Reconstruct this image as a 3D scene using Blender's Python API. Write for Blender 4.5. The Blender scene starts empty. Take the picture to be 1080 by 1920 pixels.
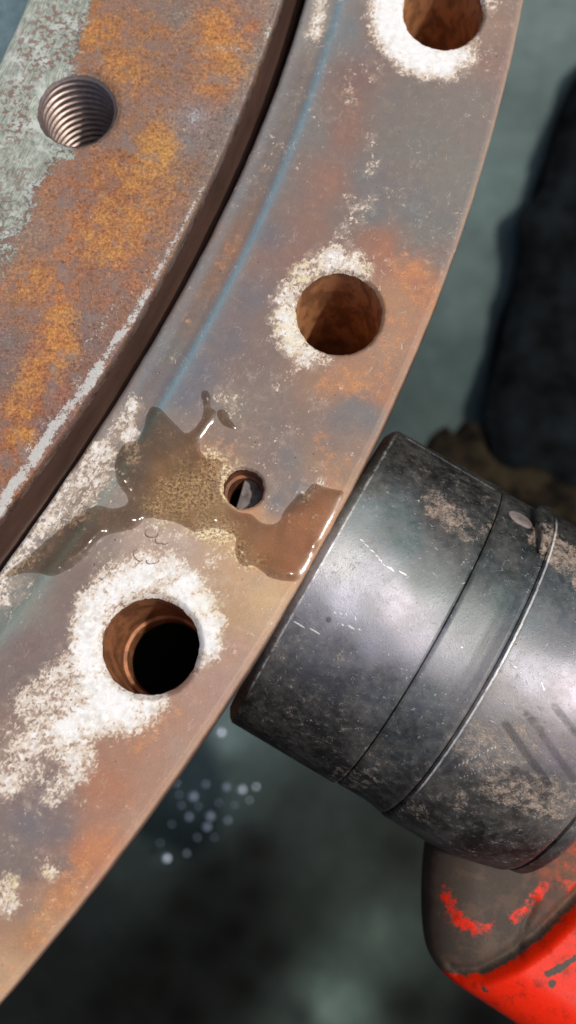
import bpy, math, random
import numpy as np
from mathutils import Vector, Matrix
from mathutils.geometry import delaunay_2d_cdt
random.seed(7); rng = np.random.default_rng(7)
scn = bpy.context.scene
C = scn.collection
U = 1.0 / 6000.0            # metres per drawing unit
# ------------------------------------------------------------------ camera
F = 1900.0
_d = np.array([5.0, -440.0, -F]); _d /= np.linalg.norm(_d)
Zw = -_d; Xw = np.array([1.0, 0, 0]) - Zw * Zw[0]; Xw /= np.linalg.norm(Xw); Yw = np.cross(Zw, Xw)
RW = np.array([Xw, Yw, Zw]); CAM = RW @ np.array([0, 0, F])
cd = bpy.data.cameras.new('camera'); cam = bpy.data.objects.new('camera', cd); C.objects.link(cam)
cam.matrix_world = Matrix.Translation(Vector(CAM * U)) @ Matrix(RW.tolist()).to_4x4()
cd.sensor_fit = 'VERTICAL'; cd.sensor_height = 24.0; cd.lens = 24.0 * F / 1920.0
cd.clip_start = 0.01; cd.clip_end = 100
cd.dof.use_dof = True; cd.dof.focus_distance = (F + 40) * U
cd.dof.aperture_fstop = (cd.lens / 1000) / (30 * U)       # aperture about 30 drawing units wide
scn.camera = cam
# ------------------------------------------------------------------ world, sun, exposure
SUN_AZ, SUN_EL = math.radians(-10), math.radians(64)
w = bpy.data.worlds.new('World'); scn.world = w; w.use_nodes = True
sky = w.node_tree.nodes.new('ShaderNodeTexSky'); sky.sky_type = 'NISHITA'; sky.sun_disc = False
sky.sun_elevation = SUN_EL; sky.sun_rotation = math.radians(90) - SUN_AZ
sky.dust_density = 4.0; sky.ozone_density = 0.35; sky.air_density = 0.8
bgn = w.node_tree.nodes['Background']; bgn.inputs[1].default_value = 0.11
w.node_tree.links.new(sky.outputs[0], bgn.inputs[0])
sl = bpy.data.lights.new('sun', 'SUN'); sl.energy = 3.0; sl.angle = math.radians(2.2); sl.color = (1.0, 0.94, 0.86)
so = bpy.data.objects.new('sun', sl); C.objects.link(so); so.location = (0, 0, 2)
sdir = Vector((math.cos(SUN_EL) * math.cos(SUN_AZ), math.cos(SUN_EL) * math.sin(SUN_AZ), math.sin(SUN_EL)))
so.rotation_euler = sdir.to_track_quat('Z', 'Y').to_euler()
scn.view_settings.view_transform = 'Standard'; scn.view_settings.look = 'None'
scn.view_settings.exposure = 0.0; scn.view_settings.gamma = 1.0

# ------------------------------------------------------------------ geometry helpers
def at(px, py, z=0.0):                      # a traced point put on the level z of the scene
    r = RW @ np.array([px - 540.0, 960.0 - py, -F])
    return CAM + r * (z - CAM[2]) / r[2]
def xy(pts, z=0.0): return np.array([at(p[0], p[1], z)[:2] for p in pts])
def to_px(P):
    c = (np.asarray(P, float) - CAM) @ RW
    return np.stack([540 - F * c[:, 0] / c[:, 2], 960 + F * c[:, 1] / c[:, 2]], 1)
def smooth(x, a, b):
    t = np.clip((x - a) / (b - a), 0, 1); return t * t * (3 - 2 * t)
def catmull(P, n=6, closed=True):
    P = np.asarray(P, float); m = len(P); out = []
    for i in range(m if closed else m - 1):
        if closed: p0, p1, p2, p3 = P[i - 1], P[i], P[(i + 1) % m], P[(i + 2) % m]
        else: p0, p1, p2, p3 = P[max(i - 1, 0)], P[i], P[i + 1], P[min(i + 2, m - 1)]
        for k in range(n):
            t = k / n
            out.append(0.5 * (2 * p1 + (p2 - p0) * t + (2 * p0 - 5 * p1 + 4 * p2 - p3) * t * t + (3 * p1 - p0 - 3 * p2 + p3) * t ** 3))
    if not closed: out.append(P[-1])
    return np.array(out)
def seg_dist(Q, L, closed=False):           # distance of points Q to a polyline
    L = np.asarray(L, float); A = L if closed else L[:-1]; B = np.roll(L, -1, 0) if closed else L[1:]
    best = np.full(len(Q), 1e9)
    for a, b in zip(A, B):
        ab = b - a; t = np.clip(((Q - a) @ ab) / (ab @ ab + 1e-9), 0, 1)
        best = np.minimum(best, np.hypot(*(Q - a - t[:, None] * ab).T))
    return best
def inside(Q, L):
    c = np.zeros(len(Q), bool); L = np.asarray(L, float)
    for a, b in zip(L, np.roll(L, -1, 0)):
        if a[1] == b[1]: continue
        c ^= ((a[1] > Q[:, 1]) != (b[1] > Q[:, 1])) & (Q[:, 0] < (b[0] - a[0]) * (Q[:, 1] - a[1]) / (b[1] - a[1]) + a[0])
    return c
class VN:                                    # cheap value noise for numpy fields
    def __init__(s, seed): s.g = np.random.default_rng(seed).random((256, 256))
    def __call__(s, x, y, sc, octv=4):
        r = np.zeros(len(x)); a = 1.0; tot = 0
        for _ in range(octv):
            X = x / sc; Y = y / sc; i = np.floor(X).astype(int); j = np.floor(Y).astype(int); u = X - i; v = Y - j
            u = u * u * (3 - 2 * u); v = v * v * (3 - 2 * v); g = s.g
            r += a * ((g[i % 256, j % 256] * (1 - u) + g[(i + 1) % 256, j % 256] * u) * (1 - v) + (g[i % 256, (j + 1) % 256] * (1 - u) + g[(i + 1) % 256, (j + 1) % 256] * u) * v)
            tot += a; a *= 0.5; sc /= 2.03
        return r / tot
def lin(c):
    c = np.asarray(c, float) / 255.0
    return np.where(c <= 0.04045, c / 12.92, ((c + 0.055) / 1.055) ** 2.4)
def field(Q, samples, p=3.4, sat=0.0):                # blend of traced colour samples (x, y, r, g, b)
    S = np.array(samples, float); D = np.hypot(Q[:, None, 0] - S[None, :, 0], Q[:, None, 1] - S[None, :, 1]) + 9
    W = D ** -p; W /= W.sum(1)[:, None]
    c = W @ lin(S[:, 2:5]); return c * (1 - sat) + c.mean(1)[:, None] * sat
def dabs(Q, L, s0=0.35, s1=1.0):                              # max over soft dabs (x, y, radius, strength[, x2, y2])
    m = np.zeros(len(Q))
    for d in L:
        if len(d) > 4: dist = seg_dist(Q, [d[:2], d[4:6]])
        else: dist = np.hypot(Q[:, 0] - d[0], Q[:, 1] - d[1])
        m = np.maximum(m, d[3] * (1 - smooth(dist, d[2] * s0, d[2] * s1)))
    return m
def mesh(name, V, Fc, mat, parent=None, attrs=None, smoothf=True, org=(0, 0, 0), sharp=None):
    V = np.asarray(V, float); me = bpy.data.meshes.new(name)
    me.from_pydata(((V - np.asarray(org, float)) * U).tolist(), [], [tuple(int(i) for i in f) for f in Fc])
    me.update()
    a = me.attributes.new('pos', 'FLOAT_VECTOR', 'POINT'); a.data.foreach_set('vector', (V / 100.0).ravel())
    for k, v in (attrs or {}).items():
        v = np.asarray(v, float)
        if v.ndim == 2 and v.shape[1] == 3 and k.startswith('c_'):
            a = me.attributes.new(k, 'FLOAT_COLOR', 'POINT'); a.data.foreach_set('color', np.c_[v, np.ones(len(v))].ravel())
        elif v.ndim == 2:
            a = me.attributes.new(k, 'FLOAT_VECTOR', 'POINT'); a.data.foreach_set('vector', v.ravel())
        else:
            a = me.attributes.new(k, 'FLOAT', 'POINT'); a.data.foreach_set('value', v)
    if smoothf: me.polygons.foreach_set('use_smooth', [True] * len(me.polygons))
    if sharp: me.set_sharp_from_angle(angle=math.radians(sharp))
    me.materials.append(mat)
    o = bpy.data.objects.new(name, me); C.objects.link(o)
    if parent: o.parent = parent
    else: o.location = Vector(np.asarray(org, float) * U)
    return o
def thing(name, label, cat, org, group=None):
    o = bpy.data.objects.new(name, None); C.objects.link(o); o.location = Vector(np.asarray(org, float) * U)
    o.empty_display_size = 0.01; o['label'] = label; o['category'] = cat
    if group: o['group'] = group
    return o
def tag(o, label=None, cat=None, group=None, kind=None):
    for k, v in (('label', label), ('category', cat), ('group', group), ('kind', kind)):
        if v: o[k] = v
    return o
def cdt(outer, holes, pts, keep_holes=False):
    P = [Vector(p) for p in outer]; n = len(outer); E = [(i, (i + 1) % n) for i in range(n)]; loops = [list(range(n))]
    for h in holes:
        s = len(P); P += [Vector(p) for p in h]; m = len(h); E += [(s + i, s + (i + 1) % m) for i in range(m)]; loops.append(list(range(s, s + m)))
    nb = len(P)
    if pts is not None and len(pts): P += [Vector(p) for p in pts]
    v, e, f, ov, oe, of = delaunay_2d_cdt(P, E, [], 0, 1e-6)
    V = np.array([[a[0], a[1]] for a in v]); Fc = np.array([list(t) for t in f], int)
    cen = V[Fc].mean(1); ok = inside(cen, outer)
    for h in holes: ok &= ~inside(cen, h)
    Fc = Fc[ok]
    A = V[Fc]; area = (A[:, 1, 0] - A[:, 0, 0]) * (A[:, 2, 1] - A[:, 0, 1]) - (A[:, 1, 1] - A[:, 0, 1]) * (A[:, 2, 0] - A[:, 0, 0])
    Fc[area < 0] = Fc[area < 0][:, ::-1]
    mp = {}
    for i, o_ in enumerate(ov):
        for k in o_: mp[k] = i
    return V, Fc, [[mp[i] for i in lp] for lp in loops]
def loop_out(L, d):                          # offset a closed loop (CCW outward positive)
    L = np.asarray(L); t = np.roll(L, -1, 0) - np.roll(L, 1, 0); t /= np.linalg.norm(t, axis=1)[:, None] + 1e-9
    return L + d * np.stack([t[:, 1], -t[:, 0]], 1)
def ccw(L):
    L = np.asarray(L, float); x, y = L.T
    return L if (x * np.roll(y, -1) - y * np.roll(x, -1)).sum() > 0 else L[::-1].copy()
def skirt(V3, Fc, idx, L, steps, flip=False): # add rows of (offset, z) below a boundary loop
    V3 = list(map(tuple, V3)); Fc = [tuple(f) for f in Fc]; prev = idx; n = len(idx)
    for off, z in steps:
        R_ = loop_out(L, off); s = len(V3)
        for k in range(n): V3.append((R_[k][0], R_[k][1], z if np.isscalar(z) else z[k]))
        for k in range(n):
            a, b, c, d = prev[k], prev[(k + 1) % n], s + (k + 1) % n, s + k
            Fc.append((a, d, c, b) if not flip else (a, b, c, d))
        prev = list(range(s, s + n))
    return np.array(V3), Fc, prev

# ------------------------------------------------------------------ node helpers
class M:
    def __init__(s, name):
        s.m = bpy.data.materials.new(name); s.m.use_nodes = True; s.t = s.m.node_tree; s.n = s.t.nodes
        s.b = s.n['Principled BSDF']
    def put(s, sock, v):
        if isinstance(v, bpy.types.NodeSocket): s.t.links.new(v, sock)
        elif v is not None:
            if sock.type == 'RGBA' and len(v) == 3: v = (*v, 1)
            sock.default_value = v
    def attr(s, name, out='Fac'):
        a = s.n.new('ShaderNodeAttribute'); a.attribute_name = name; return a.outputs[out]
    def math(s, op, a, b=None, c=None, clamp=False):
        m = s.n.new('ShaderNodeMath'); m.operation = op; m.use_clamp = clamp
        for i, v in enumerate((a, b, c)): s.put(m.inputs[i], v) if v is not None else None
        return m.outputs[0]
    def add(s, a, b): return s.math('ADD', a, b)
    def mul(s, a, b): return s.math('MULTIPLY', a, b)
    def step(s, v, a, b):                    # smoothstep
        r = s.n.new('ShaderNodeMapRange'); r.interpolation_type = 'SMOOTHSTEP'
        s.put(r.inputs[0], v); s.put(r.inputs[1], a); s.put(r.inputs[2], b); return r.outputs[0]
    def noise(s, vec, scale, detail=5, rough=0.55, dist=0.0, out=0):
        n = s.n.new('ShaderNodeTexNoise'); s.put(n.inputs['Vector'], vec); n.inputs['Scale'].default_value = scale
        n.inputs['Detail'].default_value = detail; n.inputs['Roughness'].default_value = rough; n.inputs['Distortion'].default_value = dist
        return n.outputs[out]
    def voro(s, vec, scale, feat='F1', rnd=1.0):
        n = s.n.new('ShaderNodeTexVoronoi'); n.feature = feat; s.put(n.inputs['Vector'], vec); n.inputs['Scale'].default_value = scale
        n.inputs['Randomness'].default_value = rnd; return n.outputs['Distance']
    def mapv(s, vec, scale=(1, 1, 1), loc=(0, 0, 0)):
        n = s.n.new('ShaderNodeMapping'); s.put(n.inputs[0], vec); n.inputs['Scale'].default_value = scale; n.inputs['Location'].default_value = loc; return n.outputs[0]
    def mix(s, f, a, b, mode='MIX'):
        n = s.n.new('ShaderNodeMix'); n.data_type = 'RGBA'; n.blend_type = mode; n.clamp_factor = True
        s.put(n.inputs[0], f); s.put(n.inputs[6], a); s.put(n.inputs[7], b); return n.outputs[2]
    def bump(s, h, dist, strength=1.0):
        n = s.n.new('ShaderNodeBump'); n.inputs['Strength'].default_value = strength; n.inputs['Distance'].default_value = dist * U
        s.put(n.inputs['Height'], h); return n.outputs[0]
    def done(s, col=None, rough=None, metal=None, normal=None, spec=None, **kw):
        for k, v in (('Base Color', col), ('Roughness', rough), ('Metallic', metal), ('Normal', normal), ('Specular IOR Level', spec)):
            if v is not None: s.put(s.b.inputs[k], v)
        for k, v in kw.items(): s.put(s.b.inputs[k.replace('_', ' ')], v)
        return s.m
def L3(r, g, b): return tuple(lin((r, g, b)))

# ------------------------------------------------------------------ materials
def mat_plate():                             # outer ring: blued steel, rust bloom, lime scale
    m = M('weathered_steel'); P = m.attr('pos', 'Vector'); T = m.attr('pol', 'Vector')
    base = m.attr('c_base', 'Color'); W = m.attr('white'); Rr = m.attr('rust')
    big = m.noise(P, 1.3, 5, 0.6); mid = m.noise(P, 5, 6, 0.65); fine = m.noise(P, 26, 5, 0.75); grit = m.noise(P, 70, 3, 0.7)
    st = m.noise(m.mapv(T, (1.5, 30, 1)), 1.0, 4, 0.6)
    c = m.mix(m.mul(m.step(big, 0.48, 0.66), 0.22), base, m.mix(1.0, base, (1.22, 0.93, 0.75), 'MULTIPLY'))
    c = m.mix(m.mul(m.step(m.noise(P, 2.1, 5, 0.6), 0.52, 0.68), 0.3), c, m.mix(1.0, c, (0.82, 0.87, 0.93), 'MULTIPLY'))
    v = m.add(m.mul(fine, 0.44), m.add(m.mul(mid, 0.28), m.add(m.mul(grit, 0.28), m.mul(st, 0.12))))
    c = m.mix(1.0, c, m.mix(m.step(v, 0.40, 0.74), (0.85, 0.84, 0.83), (1.13, 1.12, 1.10)), 'MULTIPLY')
    wr = m.step(m.noise(m.mapv(P, (1, 1, 1), (9, 1, 0)), 3.4, 7, 0.78, 0.4), 0.52, 0.62)
    c = m.mix(m.mul(wr, 0.12), c, L3(160, 134, 112))
    s1 = m.math('ABSOLUTE', m.add(m.noise(m.mapv(P, (1, 1, 1), (3, 5, 4)), 1.5, 2, 0.5, 0.8), -0.5))
    s2 = m.math('ABSOLUTE', m.add(m.noise(m.mapv(T, (1.6, 7, 1), (8, 5, 4)), 1.0, 2, 0.5, 0.6), -0.5))
    s3 = m.mul(m.math('MAXIMUM', m.step(s1, 0.0022, 0.0008), m.step(s2, 0.0045, 0.0015)), m.step(m.noise(m.mapv(P, (1, 1, 1), (1, 4, 0)), 3.2, 3, .6), 0.50, 0.60))
    c = m.mix(m.mul(s3, 0.55), c, L3(196, 182, 168))
    sk = m.step(m.noise(m.mapv(P, (1, 1, 1), (6, 2, 0)), 16, 3, 0.6), 0.70, 0.73)
    c = m.mix(m.mul(sk, 0.5), c, L3(214, 206, 192))
    # rust blooms
    rn = m.step(m.add(m.mul(Rr, 0.9), m.mul(m.add(mid, -0.5), 1.6)), 0.35, 0.72)
    rc = m.mix(m.step(fine, 0.35, 0.65), L3(140, 82, 48), L3(214, 150, 88))
    c = m.mix(m.mul(rn, 0.5), c, rc)
    # sediment and fine sparkle of scale
    sd_ = m.step(m.add(m.mul(m.attr('sed'), 0.55), m.mul(m.add(m.noise(P, 3, 7, .75), -0.5), 2.2)), 0.1, 0.6)
    c = m.mix(m.mul(m.mul(sd_, m.step(m.attr('sed'), 0.03, 0.35)), 0.8), c, m.mix(m.step(m.noise(P, 17, 5, .8), 0.40, 0.60), L3(90, 56, 26), L3(244, 226, 180)))
    c = m.mix(m.mul(m.step(m.add(W, m.mul(m.add(mid, -0.5), 1.6)), 0.3, 0.85), 0.5), c, L3(172, 156, 142))
    # dark pits
    pit = m.step(m.voro(P, 5.5), 0.06, 0.10)
    c = m.mix(m.mul(m.math('SUBTRACT', 1.0, pit), m.step(m.noise(P, 2.7, 2), 0.57, 0.64)), c, L3(58, 46, 44))
    # lime scale: broad coverage broken by noise, with small holes in it
    fl = m.add(m.mul(m.noise(P, 12, 4, 0.65, 0.5), 0.38), m.add(m.mul(m.noise(m.mapv(T, (9, 26, 1)), 1.0, 4, .6, .4), 0.22), m.mul(m.noise(P, 2.8, 6, 0.7), 0.4)))
    cov = m.add(W, m.mul(m.add(fl, -0.5), 3.5))
    wm = m.mul(m.step(cov, 0.48, 0.72), m.mix(W, (.72,)*3, (1,)*3))
    hole = m.step(m.noise(P, 10, 4, 0.65, 0.6), 0.385, 0.42)
    wm = m.mul(wm, m.math('MAXIMUM', hole, m.mul(m.step(W, 0.72, 0.95), 0.85)))
    wc = m.mix(m.step(m.noise(P, 7, 5, 0.7), 0.35, 0.65), L3(184, 178, 170), L3(226, 226, 222))
    wc = m.mix(m.mul(m.step(m.add(W, m.mul(m.add(big, -0.5), 1.2)), 0.7, 1.0), 0.7), wc, L3(224, 227, 228))
    wc = m.mix(m.step(cov, 0.95, 0.5), wc, L3(205, 184, 160))
    wc = m.mix(m.mul(m.attr('cream'), m.step(mid, 0.35, 0.7)), wc, L3(205, 190, 140))
    c = m.mix(wm, c, wc)
    h = m.add(m.mul(fine, 0.4), m.add(m.mul(wm, 0.28), m.mul(m.noise(P, 45, 3), 0.25)))
    h = m.add(h, m.mul(m.math('SUBTRACT', pit, 1.0), 0.4))
    return m.done(c, m.mix(wm, m.mix(fine, (.42,)*3, (.62,)*3), (.9,)*3), None, m.bump(h, 2.2, 0.7), 0.5)
def mat_inner():                             # inner ring: pale green paint, heavy orange rust
    m = M('rusted_painted_steel'); P = m.attr('pos', 'Vector'); T = m.attr('pol', 'Vector')
    base = m.attr('c_base', 'Color'); G = m.attr('green'); W = m.attr('white'); Y = m.attr('rust')
    big = m.noise(P, 1.6, 6, 0.65, 0.4); mid = m.noise(P, 6, 7, 0.72, 0.3); fine = m.noise(P, 24, 6, 0.75); grit = m.noise(P, 60, 3, 0.7)
    rough_mix = m.add(m.mul(fine, 0.55), m.mul(mid, 0.45))
    grain = m.noise(m.mapv(P, (1, 1, 1), (4, 7, 0)), 15, 6, 0.8, 0.3)
    c = m.mix(1.0, base, m.mix(m.step(m.add(m.mul(grain, 0.7), m.mul(mid, 0.3)), 0.36, 0.64), (0.42, 0.38, 0.38), (1.5, 1.5, 1.5)), 'MULTIPLY')
    c = m.mix(1.0, c, m.mix(m.step(grit, 0.35, 0.65), (0.74, 0.74, 0.74), (1.26, 1.24, 1.2)), 'MULTIPLY')
    c = m.mix(m.mul(m.step(big, 0.46, 0.64), 0.35), c, L3(128, 94, 70))
    # orange, grey and bright flecks over the base
    om = m.mul(m.step(m.add(mid, m.mul(m.add(Y, -0.5), 0.22)), 0.46, 0.64), 0.34)
    c = m.mix(om, c, m.mix(m.step(grain, 0.38, 0.62), L3(118, 72, 42), L3(200, 140, 78)))
    gm = m.mul(m.step(m.add(m.noise(m.mapv(P, (1, 1, 1), (7, 3, 0)), 3.1, 6, 0.7), m.mul(Y, -0.10)), 0.45, 0.55), 0.6)
    c = m.mix(gm, c, m.mix(fine, L3(84, 68, 64), L3(152, 130, 122)))
    dk = m.step(m.noise(m.mapv(P, (1, 1, 1), (2, 9, 0)), 14, 5, 0.75), 0.57, 0.65)
    c = m.mix(m.mul(dk, 0.7), c, L3(82, 48, 30))
    fk = m.step(m.noise(m.mapv(P, (1, 1, 1), (5, 5, 0)), 19, 5, 0.75), 0.61, 0.66)
    c = m.mix(m.mul(fk, 0.8), c, L3(232, 186, 124))
    yl = m.step(m.add(m.noise(m.mapv(P, (1, 1, 1), (3, 3, 0)), 3.2, 7, .78, .5), m.mul(m.add(Y, -0.5), 0.16)), 0.50, 0.62)
    c = m.mix(m.mul(yl, 0.36), c, m.mix(m.step(grain, .4, .6), L3(176, 112, 44), L3(226, 174, 92)))
    bl = m.step(m.noise(m.mapv(P, (1, 1, 1), (13, 5, 0)), 1.7, 6, .72, .4), 0.54, 0.64)
    c = m.mix(m.mul(bl, 0.5), c, m.mix(fine, L3(88, 86, 88), L3(150, 142, 138)))
    # green paint
    st = m.noise(m.mapv(T, (2.2, 42, 1)), 1.0, 4, 0.65)
    gc = m.mix(m.step(m.add(m.mul(st, 0.6), m.mul(mid, 0.4)), 0.38, 0.62), L3(104, 112, 104), L3(166, 174, 162))
    gc = m.mix(m.step(m.noise(P, 2.4, 4), 0.5, 0.65), gc, m.mix(fine, L3(140, 148, 142), L3(198, 204, 198)))
    gm_ = m.add(m.mul(G, 0.92), m.mul(m.add(m.add(m.mul(mid, 0.6), m.mul(fine, 0.4)), -0.5), 2.9))
    gmask = m.step(gm_, 0.47, 0.56)
    spots = m.step(m.noise(m.mapv(P, (1, 1, 1), (1, 1, 0)), 9, 4, 0.6, 0.5), 0.515, 0.555)
    spots = m.mul(spots, m.attr('spots'))
    gmask = m.mul(gmask, m.math('SUBTRACT', 1.0, m.mul(spots, 0.93)))
    under = m.mix(fine, L3(88, 68, 62), L3(140, 112, 102))
    c = m.mix(m.step(G, 0.45, 0.62), c, under)
    c = m.mix(gmask, c, gc)
    # scraped white edge
    fl = m.add(m.mul(m.noise(P, 10, 7, 0.72, 0.5), 0.6), m.mul(m.noise(P, 34, 4, 0.7), 0.4))
    cov = m.add(m.mul(W, m.mix(m.step(m.noise(P, 1.8, 5, .7), .36, .56), (.62,)*3, (1.02,)*3)), m.mul(m.add(fl, -0.5), 2.9)); wm = m.mul(m.step(cov, 0.50, 0.66), 0.92)
    c = m.mix(wm, c, m.mix(fine, L3(150, 150, 146), L3(222, 222, 218)))
    h = m.add(m.mul(mid, 0.8), m.add(m.mul(fine, 0.8), m.mul(gmask, 0.3)))
    hs = m.mix(m.mul(G, 0.8), (1, 1, 1), (0.25, 0.25, 0.25))
    return m.done(c, m.mix(gmask, (.8,)*3, (.55,)*3), None, m.bump(m.mul(h, m.mul(hs, 1.0)), 5.0, 0.85), 0.45)
def mat_bore():
    m = M('rusty_bore'); P = m.attr('pos', 'Vector'); V = m.mapv(P, (1, 1, 0.5))
    n1 = m.noise(V, 3.2, 5, 0.6, 0.3); n2 = m.noise(V, 22, 5, 0.7)
    c = m.mix(m.step(n1, 0.38, 0.62), L3(118, 80, 56), L3(184, 134, 94))
    c = m.mix(m.mul(n2, 0.5), c, m.mix(n2, L3(90, 58, 42), L3(200, 150, 100)))
    c = m.mix(1.0, c, m.attr('c_base', 'Color'), 'MULTIPLY')
    return m.done(c, 0.55, 0.15, m.bump(n2, 1.6, 0.6), 0.5)
def mat_thread():
    m = M('machined_thread_steel'); P = m.attr('pos', 'Vector'); n2 = m.noise(P, 14, 5, 0.7)
    c = m.mix(n2, L3(72, 60, 58), L3(182, 164, 156))
    return m.done(c, m.mix(n2, (.3,)*3, (.5,)*3), 0.75, m.bump(n2, 1.2, 0.5))
def mat_seal():
    m = M('dark_brown_rubber'); P = m.attr('pos', 'Vector'); T = m.attr('pol', 'Vector')
    st = m.noise(m.mapv(T, (0.7, 7, 1)), 1.0, 4, 0.6); n = m.noise(P, 16, 5, 0.7)
    c = m.mix(st, L3(46, 34, 30), L3(94, 70, 60)); c = m.mix(m.mul(m.step(n, 0.6, 0.75), 0.4), c, L3(128, 104, 92))
    return m.done(c, 0.5, None, m.bump(m.add(n, st), 2.0, 0.5), 0.4)
def mat_black():                             # worn blackened steel
    m = M('worn_black_steel'); P = m.attr('pos', 'Vector'); Q = m.attr('cyl', 'Vector')
    base = m.attr('c_base', 'Color'); D = m.attr('dirt'); MK = m.attr('mark'); SC = m.attr('scr')
    big = m.noise(P, 1.5, 5, 0.6); mid = m.noise(P, 6, 6, 0.7); fine = m.noise(P, 28, 6, 0.75)
    c = m.mix(1.0, base, m.mix(m.add(m.mul(fine, 0.5), m.mul(mid, 0.5)), (0.35, 0.35, 0.35), (1.65, 1.65, 1.65)), 'MULTIPLY')
    dcov = m.step(m.add(D, m.mul(m.add(m.add(m.mul(mid, 0.6), m.mul(fine, 0.4)), -0.5), 2.4)), 0.42, 0.80)
    dc = m.mix(m.step(m.add(m.mul(fine, 0.6), m.mul(mid, 0.4)), .35, .65), L3(72, 64, 58), L3(176, 156, 138))
    film = m.mul(m.step(m.add(m.mul(big, .6), m.mul(mid, .4)), .36, .66), .34)
    c = m.mix(film, c, L3(112, 108, 102))
    c = m.mix(m.mul(dcov, 0.75), c, dc)
    # short scratches: distorted thin curves broken by a coarse mask
    sc1 = m.math('ABSOLUTE', m.add(m.noise(m.mapv(P, (1, 1, 1), (3, 1, 4)), 2.6, 2, 0.5, 1.6), -0.5))
    sc2 = m.math('ABSOLUTE', m.add(m.noise(m.mapv(P, (1, 1, 1), (8, 2, 1)), 4.8, 2, 0.5, 1.2), -0.5))
    br = m.step(m.noise(m.mapv(P, (1, 1, 1), (2, 8, 1)), 5.5, 3, 0.6), 0.54, 0.60)
    br2 = m.step(m.noise(m.mapv(P, (1, 1, 1), (6, 6, 1)), 7.5, 3, 0.6), 0.53, 0.59)
    sm = m.math('MAXIMUM', m.mul(m.step(sc1, 0.0045, 0.0015), br), m.mul(m.step(sc2, 0.006, 0.002), br2))
    fk = m.step(m.noise(P, 22, 4, 0.75), 0.70, 0.74)
    sm = m.mul(m.math('MAXIMUM', sm, fk), m.math('SUBTRACT', 1.0, m.mul(D, 0.5)))
    sm = m.math('MAXIMUM', sm, m.step(m.add(SC, m.mul(m.add(fine, -0.5), 0.7)), 0.5, 0.7))
    sx = m.n.new('ShaderNodeSeparateXYZ'); m.put(sx.inputs[0], Q); tx = m.add(sx.outputs[0], m.mul(m.add(mid, -0.5), 0.03))
    rl = m.mul(m.step(m.math('ABSOLUTE', m.add(tx, -3.965)), 0.028, 0.008), m.mul(m.attr('ridge'), m.step(m.noise(P, 9, 4, .7), 0.25, 0.5)))
    rl2 = m.mul(m.step(m.math('ABSOLUTE', m.add(tx, -0.2)), 0.04, 0.012), m.mul(m.attr('ridge'), m.step(m.noise(P, 5, 4, .7), 0.38, 0.62)))
    sm = m.math('MAXIMUM', sm, m.math('MAXIMUM', rl, m.mul(rl2, 0.6)))  # bare-metal rim lines, with the edge highlights painted into their colour
    c = m.mix(m.mul(sm, 0.85), c, L3(215, 214, 210))
    c = m.mix(m.mul(m.step(m.add(MK, m.mul(m.add(mid, -0.5), 0.9)), 0.2, 0.9), 0.62), c, L3(42, 42, 50))
    dots = m.step(m.voro(P, 3.1), 0.05, 0.035)
    c = m.mix(m.mul(dots, 0.6), c, L3(36, 30, 30))
    rg = m.add(m.mul(fine, 0.22), m.add(m.mul(big, 0.18), m.add(0.27, m.mul(dcov, 0.35))))
    met = m.mul(m.math('SUBTRACT', 1.0, dcov), m.math('SUBTRACT', 0.68, film))
    h = m.add(m.mul(fine, 0.5), m.add(m.mul(mid, 0.3), m.add(m.mul(dcov, 0.7), m.mul(sm, -0.5))))
    return m.done(c, rg, met, m.bump(h, 1.7, 0.5), 0.5)
def mat_red():
    m = M('red_enamel_worn_to_primer'); P = m.attr('pos', 'Vector'); R_ = m.attr('red')
    mid = m.noise(P, 5, 6, 0.7); fine = m.noise(P, 24, 5, 0.7)
    g = m.mix(fine, L3(44, 38, 34), L3(80, 70, 62))
    g = m.mix(m.mul(m.attr('warm'), m.step(mid, .3, .7)), g, L3(150, 72, 44))
    r = m.mix(fine, L3(190, 20, 3), L3(228, 44, 5))
    rm = m.step(m.add(R_, m.mul(m.add(m.add(m.mul(mid, .6), m.mul(fine, .4)), -0.5), 2.8)), 0.42, 0.80)
    c = m.mix(rm, g, r)
    c = m.mix(m.mul(rm, m.mul(m.step(m.noise(P, 2.2, 7, .72), .52, .68), 0.6)), c, L3(96, 26, 16))
    c = m.mix(m.mul(m.step(m.noise(m.mapv(P, (1, 1, 1), (4, 4, 4)), 1.6, 7, .75), .46, .6), m.mul(m.math('SUBTRACT', 1.0, rm), 0.55)), c, L3(92, 72, 58))
    c = m.mix(m.step(m.add(m.attr('chip'), m.mul(m.add(mid, -.5), 1.4)), .45, .55), c, m.mix(fine, L3(40, 32, 28), L3(86, 70, 60)))
    return m.done(c, m.mix(rm, (.55,)*3, (.42,)*3), None, m.bump(m.add(m.mul(mid, .4), m.mul(fine, .4)), 2.0, 0.4), 0.15)
def mat_cloth(name, a, b, rough=0.85, sc=1.2, spec=0.3):
    m = M(name); P = m.attr('pos', 'Vector')
    n = m.noise(P, sc, 5, 0.6); n2 = m.noise(P, sc * 9, 4, 0.7)
    c = m.mix(m.step(m.add(m.mul(n, .75), m.mul(n2, .25)), 0.35, 0.65), L3(*a), L3(*b))
    return m.done(c, rough, None, m.bump(n2, 3, 0.4), spec)
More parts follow.
